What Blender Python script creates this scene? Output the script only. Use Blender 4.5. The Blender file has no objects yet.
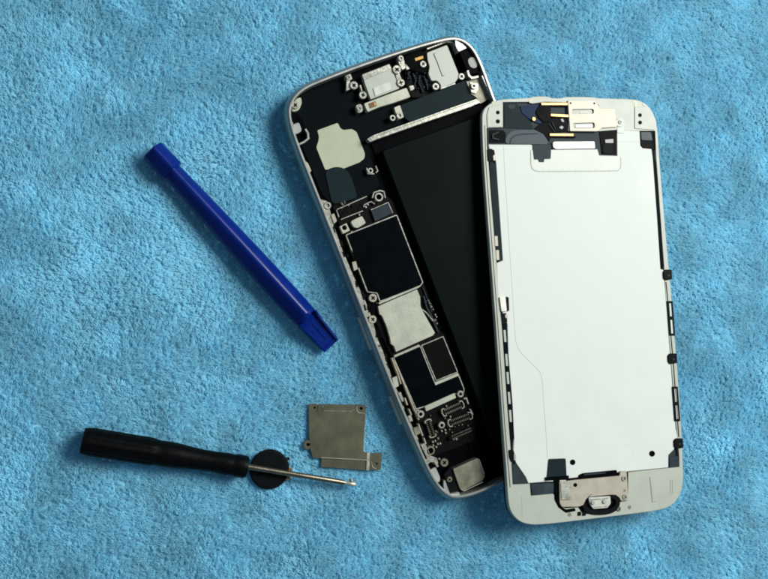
import bpy, bmesh, math, random
import numpy as np
from mathutils import Vector, Matrix
random.seed(7); rng = np.random.default_rng(7)
SC = bpy.context.scene
COL = SC.collection
K = 0.001                                   # everything below is written in millimetres

# ------------------------------------------------------------------ camera
F, D, TILT, AZ = 862.2844, 270.0, 0.27556, 3.292
cdir = np.array([math.sin(TILT)*math.cos(AZ), math.sin(TILT)*math.sin(AZ), math.cos(TILT)])
cpos = cdir*D
rgt = np.cross(-cdir, [0, 1, 0]); rgt /= np.linalg.norm(rgt)
upv = np.cross(rgt, -cdir)
cam = bpy.data.cameras.new('camera'); co = bpy.data.objects.new('camera', cam); COL.objects.link(co)
co.matrix_world = Matrix(((rgt[0], upv[0], cdir[0], cpos[0]*K), (rgt[1], upv[1], cdir[1], cpos[1]*K),
                          (rgt[2], upv[2], cdir[2], cpos[2]*K), (0, 0, 0, 1)))
cam.sensor_width = 36; cam.lens = 36*F/768; cam.clip_start = 0.01; cam.clip_end = 20
SC.camera = co

class Frame:
    """a local frame of a thing (mm); U(px,py,h) = the local point at local height h seen at that photo spot"""
    def __init__(s, o, M=np.eye(3)):
        s.o = np.array(o, float); s.M = M
    def U(s, px, py, h=0.0):
        d = -cdir + rgt*(px-384)/F - upv*(py-289.5)/F
        c = s.M.T @ (cpos-s.o); dl = s.M.T @ d
        t = (h-c[2])/dl[2]
        return (c[0]+t*dl[0], c[1]+t*dl[1])
    def P(s, pts, h=0.0): return [s.U(x, y, h) for x, y in pts]
    def world(s, p): return s.o + s.M @ np.array(p, float)
W = Frame((0, 0, 0))

# ------------------------------------------------------------------ materials
def lin(c):
    c /= 255.0
    return c/12.92 if c <= .04045 else ((c+.055)/1.055)**2.4
MATS = {}
def mat(name, rgb, rough=.5, metal=0.0, var=.06, nscale=400, bump=.0, bscale=1500, spec=.5, rvar=.1, coat=0, stretch=None):
    m = bpy.data.materials.new(name); m.use_nodes = True; nt = m.node_tree; N, L = nt.nodes, nt.links
    b = N['Principled BSDF']; base = [lin(c) for c in rgb]
    tc = N.new('ShaderNodeTexCoord'); mp = N.new('ShaderNodeMapping'); L.new(tc.outputs['Object'], mp.inputs[0])
    if stretch: mp.inputs['Scale'].default_value = stretch
    n = N.new('ShaderNodeTexNoise'); n.inputs['Scale'].default_value = nscale; n.inputs['Detail'].default_value = 5
    L.new(mp.outputs[0], n.inputs['Vector'])
    r = N.new('ShaderNodeValToRGB'); L.new(n.outputs[0], r.inputs[0])
    r.color_ramp.elements[0].position = .32; r.color_ramp.elements[1].position = .68
    r.color_ramp.elements[0].color = [max(0, x*(1-var)) for x in base]+[1]
    r.color_ramp.elements[1].color = [min(1, x*(1+var)) for x in base]+[1]
    L.new(r.outputs[0], b.inputs['Base Color'])
    mr = N.new('ShaderNodeMapRange'); L.new(n.outputs[0], mr.inputs[0])
    mr.inputs[3].default_value = max(.03, rough-rvar); mr.inputs[4].default_value = min(1, rough+rvar)
    L.new(mr.outputs[0], b.inputs['Roughness'])
    b.inputs['Metallic'].default_value = metal; b.inputs['Specular IOR Level'].default_value = spec
    b.inputs['Coat Weight'].default_value = coat
    if bump:
        n2 = N.new('ShaderNodeTexNoise'); n2.inputs['Scale'].default_value = bscale; n2.inputs['Detail'].default_value = 3
        L.new(mp.outputs[0], n2.inputs['Vector'])
        bp = N.new('ShaderNodeBump'); bp.inputs['Strength'].default_value = bump; bp.inputs['Distance'].default_value = .0002
        L.new(n2.outputs[0], bp.inputs['Height']); L.new(bp.outputs[0], b.inputs['Normal'])
    MATS[name] = m
    return m
mat('frame_plastic', (163, 170, 160), .45, 0, .04, 150, .05)
mat('white_plate', (201, 209, 204), .5, .0, .03, 90, .03, 300, spec=.3, rvar=.18)
mat('flap_plate', (196, 202, 194), .5, 0, .02, 60)
mat('tool_steel', (112, 108, 94), .3, .9, .1, 400, .1)
mat('steel', (160, 156, 141), .45, .15, .08, 350, .1)
mat('nickel', (182, 183, 172), .3, .6, .22, 700, .2)
mat('cream_metal', (168, 172, 157), .42, .25, .09, 260, .15)
mat('sticker', (167, 173, 150), .6, 0, .05, 200, .05)
mat('grey_metal', (158, 164, 156), .5, .3, .05, 250, .08)
mat('olive_metal', (122, 119, 99), .33, .8, .08, 180, .12, 900)
mat('dull_metal', (120, 120, 104), .45, .5, .3, 300, .2)
mat('gold', (176, 138, 78), .35, .6, .1, 600)
mat('rim_silver', (193, 197, 192), .3, .7, .05, 300, .05)
mat('side_silver', (138, 145, 146), .36, .6, .05, 300, .05)
mat('ledge_metal', (140, 141, 132), .42, .4, .3, 900, .5, 2500)
mat('black', (4, 5, 7), .4, 0, .3, 300, .05, spec=.02)
mat('board_black', (8, 9, 9), .45, 0, .5, 900, .5, 2500, spec=.05)
mat('chip_navy', (1, 5, 8), .35, 0, .2, 200, .05, spec=.03)
mat('chip_brown', (8, 8, 7), .4, 0, .5, 120, .05, spec=.05)
mat('battery_black', (6, 14, 15), .42, 0, .2, 80, .04, spec=.035)
mat('slate', (22, 36, 40), .5, 0, .12, 120, .04, spec=.05)
mat('slate_dark', (8, 15, 18), .5, 0, .15, 120, .04, spec=.02)
mat('graphite', (42, 52, 58), .5, 0, .15, 200, .1, spec=.08)
mat('ribbon', (50, 64, 72), .35, 0, .15, 200, .05, spec=.1)
mat('flex_blue', (8, 36, 66), .3, 0, .4, 150, .1, spec=.03)
mat('pale_grey', (150, 154, 150), .5, 0, .1, 400, .1)
mat('port_white', (184, 186, 178), .4, .2, .1, 500)
mat('blue_plastic', (0, 29, 108), .3, 0, .06, 200, .06, 900, spec=.22)
mat('handle_black', (6, 7, 9), .42, 0, .2, 500, .3, 1600, spec=.06)
mat('rubber_black', (14, 17, 19), .5, 0, .15, 400, .1, spec=.04)
mat('brown', (96, 66, 32), .5, .2, .2, 500)
mat('seam', (150, 154, 148), .6, 0, .02, 300)

# ------------------------------------------------------------------ mesh helpers
def link(name, verts, faces, m, parent=None, smooth=False):
    me = bpy.data.meshes.new(name); me.from_pydata([tuple(c*K for c in v) for v in verts], [], faces); me.update()
    o = bpy.data.objects.new(name, me); COL.objects.link(o)
    ms = m if isinstance(m, (list, tuple)) else [m]
    for q in ms: me.materials.append(MATS[q])
    if smooth:
        for p in me.polygons: p.use_smooth = True
    if parent: o.parent = parent
    return o
def area(p): return sum(p[i][0]*p[(i+1) % len(p)][1]-p[(i+1) % len(p)][0]*p[i][1] for i in range(len(p)))/2
def ccw(p): return list(p) if area(p) > 0 else list(p)[::-1]
def clean(p, e=.01):
    q = []
    for a in p:
        if not q or math.dist(a, q[-1]) > e: q.append(a)
    if math.dist(q[0], q[-1]) < e: q.pop()
    return q
def inset(p, d):
    """inward offset of a ccw polygon (mitred, limited)"""
    n = len(p); out = []
    for i in range(n):
        a, b, c = Vector(p[i-1]), Vector(p[i]), Vector(p[(i+1) % n])
        u = (b-a).normalized(); v = (c-b).normalized()
        n1 = Vector((-u.y, u.x)); n2 = Vector((-v.y, v.x)); m = n1+n2
        l = m.length
        if l < .2: m = n1; s = 1
        else: m /= l; s = min(1/max(m.dot(n1), .4), 2)
        out.append((b.x+m.x*d*s, b.y+m.y*d*s))
    return out
def rnd(p, r, k=4):
    """round the corners; r one value or one per corner"""
    n = len(p); out = []
    for i in range(n):
        ri = r[i] if isinstance(r, (list, tuple)) else r
        a, b, c = Vector(p[i-1]), Vector(p[i]), Vector(p[(i+1) % n])
        if ri <= 0: out.append(tuple(b)); continue
        d1 = min(ri, (a-b).length*.45); d2 = min(ri, (c-b).length*.45)
        s = b+(a-b).normalized()*d1; e = b+(c-b).normalized()*d2
        for j in range(k+1):
            t = j/k; q = s*(1-t)**2+b*2*t*(1-t)+e*t*t; out.append((q.x, q.y))
    return out
def smooth_loop(p, it=2):
    for _ in range(it):
        q = []
        for i in range(len(p)):
            a, b = p[i], p[(i+1) % len(p)]
            q += [(a[0]*.75+b[0]*.25, a[1]*.75+b[1]*.25), (a[0]*.25+b[0]*.75, a[1]*.25+b[1]*.75)]
        p = q
    return p
def fill(loops):
    """triangulate outer loop minus holes; returns verts2d, tris"""
    bm = bmesh.new(); es = []
    for lp in loops:
        vs = [bm.verts.new((x, y, 0)) for x, y in lp]
        es += [bm.edges.new((vs[i], vs[(i+1) % len(vs)])) for i in range(len(vs))]
    bm.verts.index_update()
    bmesh.ops.triangle_fill(bm, use_beauty=True, use_dissolve=False, edges=es, normal=(0, 0, 1))
    bm.verts.ensure_lookup_table(); bm.verts.index_update()
    v = [(a.co.x, a.co.y) for a in bm.verts]; f = []
    for q in bm.faces:
        ids = [a.index for a in q.verts]; pp = [v[i] for i in ids]
        if abs(area(pp)) < 1e-9: continue
        f.append(ids if area(pp) > 0 else ids[::-1])
    bm.free()
    return v, f
class MB:
    def __init__(s): s.v = []; s.f = []; s.mi = []
    def add(s, v, f, mi=0):
        n = len(s.v); s.v += [tuple(a) for a in v]; s.f += [[i+n for i in q] for q in f]; s.mi += [mi]*len(f); return s
    def prism(s, pts, z0, z1, holes=(), b=.06, mi=0, floor=None):
        """extruded outline with a small chamfer on the top edge and pits / through holes"""
        out = ccw(clean(pts)); hs = [ccw(clean(h)) for h in holes]
        b = min(b, (z1-z0)*.5)
        top = inset(out, b) if b > 0 else out
        v2, f = fill([top]+[inset(h, -b*.5) for h in hs])
        s.add([(x, y, z1) for x, y in v2], f, mi)
        n = len(out); q = [(i, (i+1) % n, n+(i+1) % n, n+i) for i in range(n)]
        s.add([(x, y, z0) for x, y in out]+[(x, y, z1-b) for x, y in out], q, mi)
        if b > 0: s.add([(x, y, z1-b) for x, y in out]+[(x, y, z1) for x, y in top], q, mi)
        s.add([(x, y, z0) for x, y in out], [list(range(n))[::-1]], mi)
        for h in hs:
            n = len(h); ho = inset(h, -b*.5); zf = z0+.01 if floor is None else floor; hm = mi+1 if floor is not None else mi  # pits with a floor: walls and bottom coloured black to stand for shade
            q = [(i, n+i, n+(i+1) % n, (i+1) % n) for i in range(n)]
            s.add([(x, y, zf) for x, y in h]+[(x, y, z1) for x, y in ho], q, hm)
            if floor is not None: s.add([(x, y, zf) for x, y in h], [list(range(n))], hm)
        return s
    def line(s, pts, w, z0, z1, closed=False, mi=0, b=.04):
        """ribbon following a path"""
        p = [Vector(a) for a in pts]; n = len(p); L, R = [], []
        for i in range(n):
            a = p[i-1] if (i or closed) else p[i]; c = p[(i+1) % n] if (i < n-1 or closed) else p[i]
            u = (p[i]-a).normalized() if (p[i]-a).length > 1e-6 else (c-p[i]).normalized()
            v = (c-p[i]).normalized() if (c-p[i]).length > 1e-6 else u
            m = Vector((-u.y-v.y, u.x+v.x)); m = m.normalized() if m.length > .1 else Vector((-u.y, u.x))
            k = min(1/max(m.dot(Vector((-u.y, u.x))), .5), 1.6)*w/2
            L.append(p[i]+m*k); R.append(p[i]-m*k)
        if closed:
            V = []
            for i in range(n): V += [(*R[i], z0), (*R[i], z1), (*L[i], z1), (*L[i], z0)]
            fs = []
            for i in range(n):
                a, c = 4*i, 4*((i+1) % n)
                for j in range(4): fs.append((a+j, c+j, c+(j+1) % 4, a+(j+1) % 4))
            return s.add(V, [f[::-1] for f in fs], mi)
        return s.prism([tuple(a) for a in R]+[tuple(a) for a in L[::-1]], z0, z1, b=b, mi=mi)
    def lathe(s, cx, cy, prof, n=24, mi=0, sx=1, sy=1, rot=0):
        """prof: (radius, z) from the outside going in"""
        V, f = [], []
        for r, z in prof:
            for i in range(n):
                a = 2*math.pi*i/n; x, y = r*math.cos(a)*sx, r*math.sin(a)*sy
                V.append((cx+x*math.cos(rot)-y*math.sin(rot), cy+x*math.sin(rot)+y*math.cos(rot), z))
        for k in range(len(prof)-1):
            for i in range(n): f.append((k*n+i, k*n+(i+1) % n, (k+1)*n+(i+1) % n, (k+1)*n+i))
        f.append(list(range((len(prof)-1)*n, len(prof)*n)))
        return s.add(V, f, mi)
    def build(s, name, m, parent=None, smooth=False):
        if any(s.mi) and not isinstance(m, (list, tuple)): m = [m, 'black']
        if any(s.mi) and len(m) < 2: m = list(m)+['black']
        o = link(name, s.v, s.f, m, parent, smooth)
        if any(s.mi): o.data.polygons.foreach_set('material_index', s.mi)
        return o
def thing(name, label, cat, fr, group=None, kind=None):
    o = bpy.data.objects.new(name, None); COL.objects.link(o); o.empty_display_size = .005
    m = Matrix(fr.M.tolist()).to_4x4(); m.translation = Vector([c*K for c in fr.o]); o.matrix_world = m
    o['label'] = label; o['category'] = cat
    if group: o['group'] = group
    return o
def circ(cx, cy, r, n=20, sx=1, sy=1): return [(cx+r*sx*math.cos(2*math.pi*i/n), cy+r*sy*math.sin(2*math.pi*i/n)) for i in range(n)]
def plus(cx, cy, r, w, a=0):
    p = [(r, -w), (r, w), (w, w), (w, r), (-w, r), (-w, w), (-r, w), (-r, -w), (-w, -w), (-w, -r), (w, -r), (w, -w)]
    return [(cx+x*math.cos(a)-y*math.sin(a), cy+x*math.sin(a)+y*math.cos(a)) for x, y in p]
PX = 0.30      # about this many mm per photo pixel

# ================================================================== TOWEL
def vnoise(x, y, cell, seed):
    g = np.random.default_rng(seed).random((256, 256))*2-1
    u, v = x/cell+1000, y/cell+1000; i, j = np.floor(u).astype(int), np.floor(v).astype(int)
    fu, fv = u-i, v-j; fu = fu*fu*(3-2*fu); fv = fv*fv*(3-2*fv)
    G = lambda a, b: g[a % 256, b % 256]
    return (G(i, j)*(1-fu)+G(i+1, j)*fu)*(1-fv)+(G(i, j+1)*(1-fu)+G(i+1, j+1)*fu)*fv
def relief(x, y):      # soft swells of the towel (mm)
    return .6*vnoise(x, y, 38, 1)+.4*vnoise(x, y, 15, 2)+.16*vnoise(x, y, 6.5, 3)
X0, X1, Y0, Y1 = -190, 230, -165, 175
nx, ny = 1150, 930
gx, gy = np.meshgrid(np.linspace(X0, X1, nx), np.linspace(Y0, Y1, ny))
def nap_angle(x, y): return 1.0+2.0*vnoise(x, y, 30, 11)+1.2*vnoise(x, y, 9, 12)
def nap(x, y):
    """short soft clumps drawn out along the nap direction"""
    wx = x+.9*vnoise(x, y, 2.1, 31)+.35*vnoise(x, y, .9, 33); wy = y+.9*vnoise(x, y, 2.1, 32)+.35*vnoise(x, y, .9, 34)
    return .55*vnoise(wx, wy, 1.5, 35)+.35*vnoise(wx, wy, .75, 36)
gz = relief(gx, gy)-1.15+.19*nap(gx, gy)
verts = np.stack([gx.ravel(), gy.ravel(), gz.ravel()], 1)*K
idx = np.arange(nx*ny).reshape(ny, nx)
faces = np.stack([idx[:-1, :-1].ravel(), idx[:-1, 1:].ravel(), idx[1:, 1:].ravel(), idx[1:, :-1].ravel()], 1)
border = np.array(list(idx[0, :])+list(idx[1:, -1])+list(idx[-1, -2::-1])+list(idx[-2:0:-1, 0]))
nb = len(border); base0 = len(verts)
bv = verts[border].copy(); bv[:, 2] = -4.5*K
allv = np.vstack([verts, bv]); kk = np.arange(nb); k2 = (kk+1) % nb
allf = np.vstack([faces, np.stack([border, base0+kk, base0+k2, border[k2]], 1)])

mt = bpy.data.materials.new('towel_pile'); mt.use_nodes = True; nt = mt.node_tree; N, L = nt.nodes, nt.links
b = N['Principled BSDF']; b.inputs['Roughness'].default_value = .75; b.inputs['Specular IOR Level'].default_value = .25
b.inputs['Sheen Weight'].default_value = .15; b.inputs['Sheen Roughness'].default_value = .5
tc = N.new('ShaderNodeTexCoord'); n = N.new('ShaderNodeTexNoise'); n.inputs['Scale'].default_value = 70; n.inputs['Detail'].default_value = 6
n.inputs['Roughness'].default_value = .65
L.new(tc.outputs['Object'], n.inputs['Vector'])
r = N.new('ShaderNodeValToRGB'); L.new(n.outputs[0], r.inputs[0])
TB = [lin(c) for c in (155, 221, 243)]
r.color_ramp.elements[0].position = .3; r.color_ramp.elements[1].position = .7
r.color_ramp.elements[0].color = [c*.84 for c in TB]+[1]; r.color_ramp.elements[1].color = [min(1, c*1.14) for c in TB]+[1]
L.new(r.outputs[0], b.inputs['Base Color'])
tr_ = N.new('ShaderNodeBsdfTranslucent'); mx = N.new('ShaderNodeMixShader'); mx.inputs[0].default_value = .47
L.new(r.outputs[0], tr_.inputs['Color']); L.new(b.outputs[0], mx.inputs[1]); L.new(tr_.outputs[0], mx.inputs[2])
L.new(mx.outputs[0], N['Material Output'].inputs['Surface'])
MATS['towel'] = mt
def towel_mesh():
    for poly, zl in FOOT:          # sink the cloth under whatever lies on it
        X, Y = allv[:base0, 0]/K, allv[:base0, 1]/K
        xs, ys = [q[0] for q in poly], [q[1] for q in poly]
        bb = np.where((X > min(xs)) & (X < max(xs)) & (Y > min(ys)) & (Y < max(ys)))[0]
        ins = bb[inpoly(X[bb], Y[bb], poly)]
        lim = zl(X[ins], Y[ins]) if callable(zl) else zl
        allv[ins, 2] = np.minimum(allv[ins, 2], (lim-.1)*K)
    me.vertices.add(len(allv)); me.vertices.foreach_set('co', allv.astype(np.float32).ravel())
    me.loops.add(allf.size); me.loops.foreach_set('vertex_index', allf.astype(np.int32).ravel())
    me.polygons.add(len(allf)); me.polygons.foreach_set('loop_start', (np.arange(len(allf))*4).astype(np.int32))
    me.polygons.foreach_set('use_smooth', np.ones(len(allf), bool)); me.update(calc_edges=True); me.validate()
me = bpy.data.meshes.new('towel'); me.materials.append(mt)
towel = bpy.data.objects.new('towel', me); COL.objects.link(towel); towel['kind'] = 'structure'

FOOT = []      # (polygon in world mm, z the pile may reach inside it)
def inpoly(x, y, poly):
    c = np.zeros(len(x), bool); n = len(poly)
    for i in range(n):
        x0, y0 = poly[i-1]; x1, y1 = poly[i]
        m = ((y0 > y) != (y1 > y)) & (x < (x1-x0)*(y-y0)/((y1-y0) or 1e-9)+x0)
        c ^= m
    return c
def make_pile():
    sp = 1.0
    ax, ay = np.meshgrid(np.arange(X0+1, X1-1, sp), np.arange(Y0+1, Y1-1, sp))
    cx = ax.ravel()+rng.uniform(-.5, .5, ax.size)*sp; cy = ay.ravel()+rng.uniform(-.5, .5, ax.size)*sp
    near = (cx > -148) & (cx < 158) & (cy > -118) & (cy < 125)
    cnt = np.where(near, 9, 4); tid = np.repeat(np.arange(len(cx)), cnt); n = len(tid)
    ang = nap_angle(cx, cy)+rng.normal(0, .42, len(cx))
    lean = .75+.25*vnoise(cx, cy, 7, 13)+rng.normal(0, .14, len(cx))
    hgt = .95+.15*vnoise(cx, cy, 6, 14)+.12*vnoise(cx, cy, 2.6, 15)+rng.normal(0, .07, len(cx))
    rr = np.sqrt(rng.random(n))*.8; ra = rng.random(n)*2*math.pi
    rx, ry = cx[tid]+rr*np.cos(ra), cy[tid]+rr*np.sin(ra)
    a = ang[tid]+rng.normal(0, .3, n); le = lean[tid]*(1+rng.normal(0, .2, n)); h = hgt[tid]*rng.uniform(.7, 1.1, n)
    tx = cx[tid]+.45*(rx-cx[tid])+le*1.5*np.cos(a); ty = cy[tid]+.45*(ry-cy[tid])+le*1.5*np.sin(a)
    bz = relief(rx, ry)-1.3+.19*nap(rx, ry)
    T = np.array([0, .35, .7, 1.0]); np_ = 4
    P = np.zeros((n, np_, 3))
    bend = rng.normal(0, .2, n)
    for k, t in enumerate(T):
        w = t**1.4
        P[:, k, 0] = rx+(tx-rx)*w-np.sin(a)*bend*math.sin(math.pi*t)
        P[:, k, 1] = ry+(ty-ry)*w+np.cos(a)*bend*math.sin(math.pi*t)
        P[:, k, 2] = bz+h*(1-(1-t)**1.35)*(1 if t < 1 else .97)
    # press the pile flat under whatever lies on it
    for poly, zl in FOOT:
        xs, ys = [q[0] for q in poly], [q[1] for q in poly]
        for k in range(np_):
            X, Y = P[:, k, 0], P[:, k, 1]
            bb = np.where((X > min(xs)) & (X < max(xs)) & (Y > min(ys)) & (Y < max(ys)))[0]
            ins = bb[inpoly(X[bb], Y[bb], poly)]
            lim = zl(X[ins], Y[ins]) if callable(zl) else zl
            P[ins, k, 2] = np.minimum(P[ins, k, 2], lim)
    hc = bpy.data.hair_curves.new('towel_pile'); hc.add_curves([np_]*n)
    hc.attributes['position'].data.foreach_set('vector', (P*K).astype(np.float32).ravel())
    ra_ = hc.attributes.get('radius') or hc.attributes.new('radius', 'FLOAT', 'POINT')
    thick = np.where(near, .19, .26)[tid]
    R = thick[:, None]*np.array([1.0, 1.0, .8, .35])[None, :]
    ra_.data.foreach_set('value', (R*K).astype(np.float32).ravel())
    hc.materials.append(mt)
    o = bpy.data.objects.new('towel_pile', hc); COL.objects.link(o); o.parent = towel
    o['kind'] = 'structure'

# ================================================================== OPEN PHONE BODY
def rotz(t): return np.array([[math.cos(t), -math.sin(t), 0], [math.sin(t), math.cos(t), 0], [0, 0, 1]])
SH = Frame((20.947, 6.791, 0), rotz(.38333))
phone = thing('phone_body', 'opened silver phone body with bare battery and logic board, tilted under the white screen panel', 'phone', SH)
S = lambda pts, h=4.6: SH.P(pts, h)
# outer outline: seen edges measured, hidden ones completed
vis = [(445, 498.6), (434.4, 490.5), (425, 477), (415.6, 456.5), (401, 424), (370, 348), (343, 278), (311, 197.5), (294, 155), (286, 132), (283.3, 119), (283.3, 110),
       (286, 101.5), (292.5, 92.5), (303.4, 84.7), (319, 78.4), (342.5, 69.2), (366, 60.7), (400, 49.4), (427, 41.3), (445.6, 37), (455, 37.3),
       (464.4, 41), (473.8, 50.3), (481.6, 66), (489.4, 87.8), (493.5, 99)]
hid = [(604, 402), (611, 425), (609, 437), (600, 444), (588, 449), (504.7, 480.5), (487.5, 489.5), (470, 496.5), (455, 499.8)]
out = ccw(smooth_loop(SH.P(vis+hid, 3.5), 3))
prof = [(0.0, 2.4), (.35, 1.35), (1.1, .6), (2.2, .12), (3.5, 0), (4.7, .15), (5.7, .42), (6.3, .75), (6.6, 1.0), (6.7, 1.2)]
mb = MB(); n = len(out); V = []; 
for z, d in prof: V += [(x, y, z) for x, y in inset(out, d)]
f = [(k*n+i, k*n+(i+1) % n, (k+1)*n+(i+1) % n, (k+1)*n+i) for k in range(len(prof)-1) for i in range(n)]
mb.add(V, f); mb.add([v for v in V[:n]], [list(range(n))[::-1]])
mb.build('housing', 'side_silver', phone, True)
# polished flat rim round the opening + inner wall
mb = MB(); a, c, e = inset(out, 1.18), inset(out, 1.72), inset(out, 1.8)
V = [(x, y, 6.69) for x, y in a]+[(x, y, 6.72) for x, y in inset(out, 1.28)]+[(x, y, 6.72) for x, y in c]+[(x, y, 6.6) for x, y in e]+[(x, y, 2.2) for x, y in e]
mb.add(V, [(k*n+i, k*n+(i+1) % n, (k+1)*n+(i+1) % n, (k+1)*n+i) for k in range(4) for i in range(n)])
mb.build('rim', 'rim_silver', phone)
MB().prism(inset(out, 1.7), 1.9, 2.6, b=0).build('back_plate', 'black', phone)
FOOT.append((([tuple(SH.world((x, y, 0))[:2]) for x, y in inset(out, 1.2)]), -.05))

def sp(name, pts, z0, z1, m, r=0, b=.08, holes=(), floor=None, h=None, parent=None, label=None):
    """a part of the phone body from its outline on the photo"""
    h = z1 if h is None else h
    q = SH.P(pts, h)
    if r: q = rnd(ccw(q), r)
    o = MB().prism(q, z0, z1, [SH.P(g, h) for g in holes], b, floor=floor).build(name, m, parent or phone)
    if label: o['label'] = label
    return o
def screw(fr, parent, px, py, r, z, m='nickel', ang=.4, name='screw', base=None):
    cx, cy = fr.U(px, py, z)
    mb = MB(); R = r*PX
    mb.prism(circ(cx, cy, R), (base if base is not None else z-1.0), z, [plus(cx, cy, R*.5, R*.13, ang)], .12, floor=z-.35)
    return mb.build(name, [m], parent)
def boss(fr, parent, px, py, r, z, m='nickel', hole=.45, name='screw_post', base=None):
    cx, cy = fr.U(px, py, z); mb = MB(); R = r*PX
    mb.prism(circ(cx, cy, R), (base if base is not None else z-1.0), z, [circ(cx, cy, R*hole, 14)], .1, floor=z-.9)
    return mb.build(name, m, parent)

# inner ledge of the frame along the left side, with its notches
ledge = [(288, 122), (289.5, 132), (297, 154), (313.5, 197), (319, 207), (344.5, 274), (364, 322), (373, 345), (392, 395), (404, 424), (414, 447), (420, 462),
         (428, 459), (419, 440), (411, 424), (400.6, 399), (391.3, 375), (383, 351), (378.5, 341), (370, 312), (365, 300), (353.6, 276), (342.6, 250), (334, 226), (329.5, 208), (327, 201), (320, 199), (303, 156), (295, 132), (293, 122)]
sp('inner_ledge', ledge, 2.5, 5.2, 'ledge_metal', b=.15)
rr = random.Random(3)
mb = MB()
for i in range(34):
    t = min(1, max(0, (i+rr.uniform(-.6, .6))/33)); px, py = 333.5+t*(417.5-333.5)+rr.uniform(-1.2, 3), 226+t*(444-226)
    l = rr.uniform(1.2, 7); w = rr.uniform(.4, 1.3)
    q = [(px-w, py-l*.3), (px+w*.7, py-l*.45), (px+w+l*.25, py+l*.5), (px-w+l*.3, py+l*.6)]
    mb.prism(SH.P(q, 5.4), 5.1, 5.32+rr.random()*.1, b=.03)
mb.build('ledge_notch', 'board_black', phone)
for q in ([(370.5, 307), (372, 301), (376, 309), (374, 313), (367, 309)], [(377, 327), (382, 335), (383, 338), (376, 337)], [(352, 250), (355, 256), (359, 268), (356, 267)], [(397, 392), (402, 402), (400, 404), (396, 396)], [(404, 408), (408, 415), (406, 418)]):
    sp('ledge_slot', q, 5.0, 5.45, 'black', b=.02)
sp('ledge_tab', [(331, 215), (334, 213), (337, 221), (334, 224)], 5, 5.6, 'steel', .3)
sp('ledge_tab', [(352, 262), (356, 261), (358, 269), (354, 271)], 5, 5.6, 'steel', .3)
sp('ledge_tab', [(392, 378), (397, 376), (399, 386), (395, 388)], 5, 5.6, 'cream_metal', .2)
sp('ledge_tab', [(413, 428), (419, 426), (421, 433), (416, 436)], 5, 5.6, 'dull_metal', .5)
# side volume buttons, right on the outside of the left flank
for (x0, y0, x1, y1) in ((357.8, 317, 370.6, 350), (389.2, 396, 400.5, 424)):
    a = SH.U(x0, y0, 3.6); c = SH.U(x1, y1, 3.6)
    bt = MB().prism([(a[0]-.35, a[1]), (a[0]+.9, a[1]), (c[0]+.9, c[1]), (c[0]-.35, c[1])], 2.6, 4.7, b=.25).build('volume_button', 'rim_silver', phone)

# top left: back plate sticker, dark tongue, corner plastics
sp('adhesive_sheet', [(291, 122), (297, 107), (301, 93), (345, 76), (352, 90), (360, 102), (365, 112), (392, 104), (401, 110), (405, 122), (372, 135), (366, 141), (372, 160), (380, 185), (370, 196), (345, 206), (333, 205), (322, 195), (308, 160)], 2.6, 3.0, 'slate_dark', .6)
sp('pale_sticker', [(317.2, 130.3), (337.8, 122.8), (340.2, 128), (343.3, 130), (351.9, 129), (356.6, 131.9), (365, 153.8), (364.4, 158.4), (359.7, 162.3), (342.5, 169), (334.7, 167.8), (325.3, 170), (316.3, 147.5), (318.3, 141.3), (319, 136.6)], 3.0, 3.12, 'sticker', .5, .03)
sp('tape_tongue', [(325, 172), (330, 168), (338, 166.5), (346, 169), (351, 176), (358, 198), (345, 203), (332, 204)], 3.0, 3.3, 'slate', 1.5)
sp('corner_plastic', [(291, 108), (296, 99), (301, 97), (302, 103), (299, 110), (293, 112)], 2.6, 5.0, 'cream_metal', .6)
screw(SH, phone, 295.3, 105, 4, 5.5)
sp('antenna_block', [(289, 113), (297, 112), (303, 121), (306, 130), (300, 136), (293, 137), (289.5, 125)], 2.6, 4.6, 'black', .8)
sp('antenna_pad', [(292, 125), (299, 122), (302, 131), (296, 134.5), (293, 131)], 4.5, 5.2, 'pale_grey', .8)
o = MB().line(SH.P([(305.5, 129), (308, 133), (308.5, 138.5), (304, 142), (299.5, 144)], 5), .55, 2.6, 5.1).build('spring_hook', 'nickel', phone)
sp('edge_tab', [(304, 160), (308, 163), (311.5, 171), (309, 173), (304, 165)], 2.6, 5.4, 'steel', .3)
# top middle: camera like module, sim bar
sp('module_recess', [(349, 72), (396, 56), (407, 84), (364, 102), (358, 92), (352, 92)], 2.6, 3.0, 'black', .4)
md = sp('connector_module', [(362, 74.5), (389.4, 63.8), (392.5, 70), (399.5, 88.5), (370.6, 99.5), (365, 84)], 3, 5.0, 'grey_metal', .3)
sp('module_strip', [(362.2, 75), (389.4, 64), (391, 68.5), (364, 80)], 5.0, 5.25, 'nickel', .2, .05, parent=md)
sp('module_label', [(373, 88), (389.4, 81.6), (392, 89.2), (375.3, 96.2)], 5.0, 5.2, 'port_white', .1, .03, parent=md)
tb = sp('tray_bar', [(364, 103.5), (385, 95.5), (406.6, 87.6), (410.5, 97), (393, 103), (380, 106.8), (367.5, 112)], 3, 5.3, 'cream_metal', .4)
sp('tray_contact', [(368.5, 103.5), (375.5, 101), (377, 106), (370, 108.5)], 5.3, 5.42, 'brown', .1, .02, parent=tb)
sp('tray_contact', [(373.5, 102.5), (375.2, 102), (376.4, 105.4), (374.6, 106)], 5.42, 5.5, 'gold', 0, .02, parent=tb)
sp('bracket_tab', [(344.8, 76), (350.5, 73.6), (352.5, 79), (347, 81.5)], 3, 5.0, 'cream_metal', .3)
boss(SH, phone, 348.5, 77.2, 2.3, 5.3)
sp('bracket_tab', [(346.5, 81), (350, 80), (351, 89), (346, 91)], 3, 4.8, 'nickel', .3)
screw(SH, phone, 354, 85.2, 4.2, 5.4); screw(SH, phone, 363, 95, 4, 5.4, ang=1); 
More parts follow.
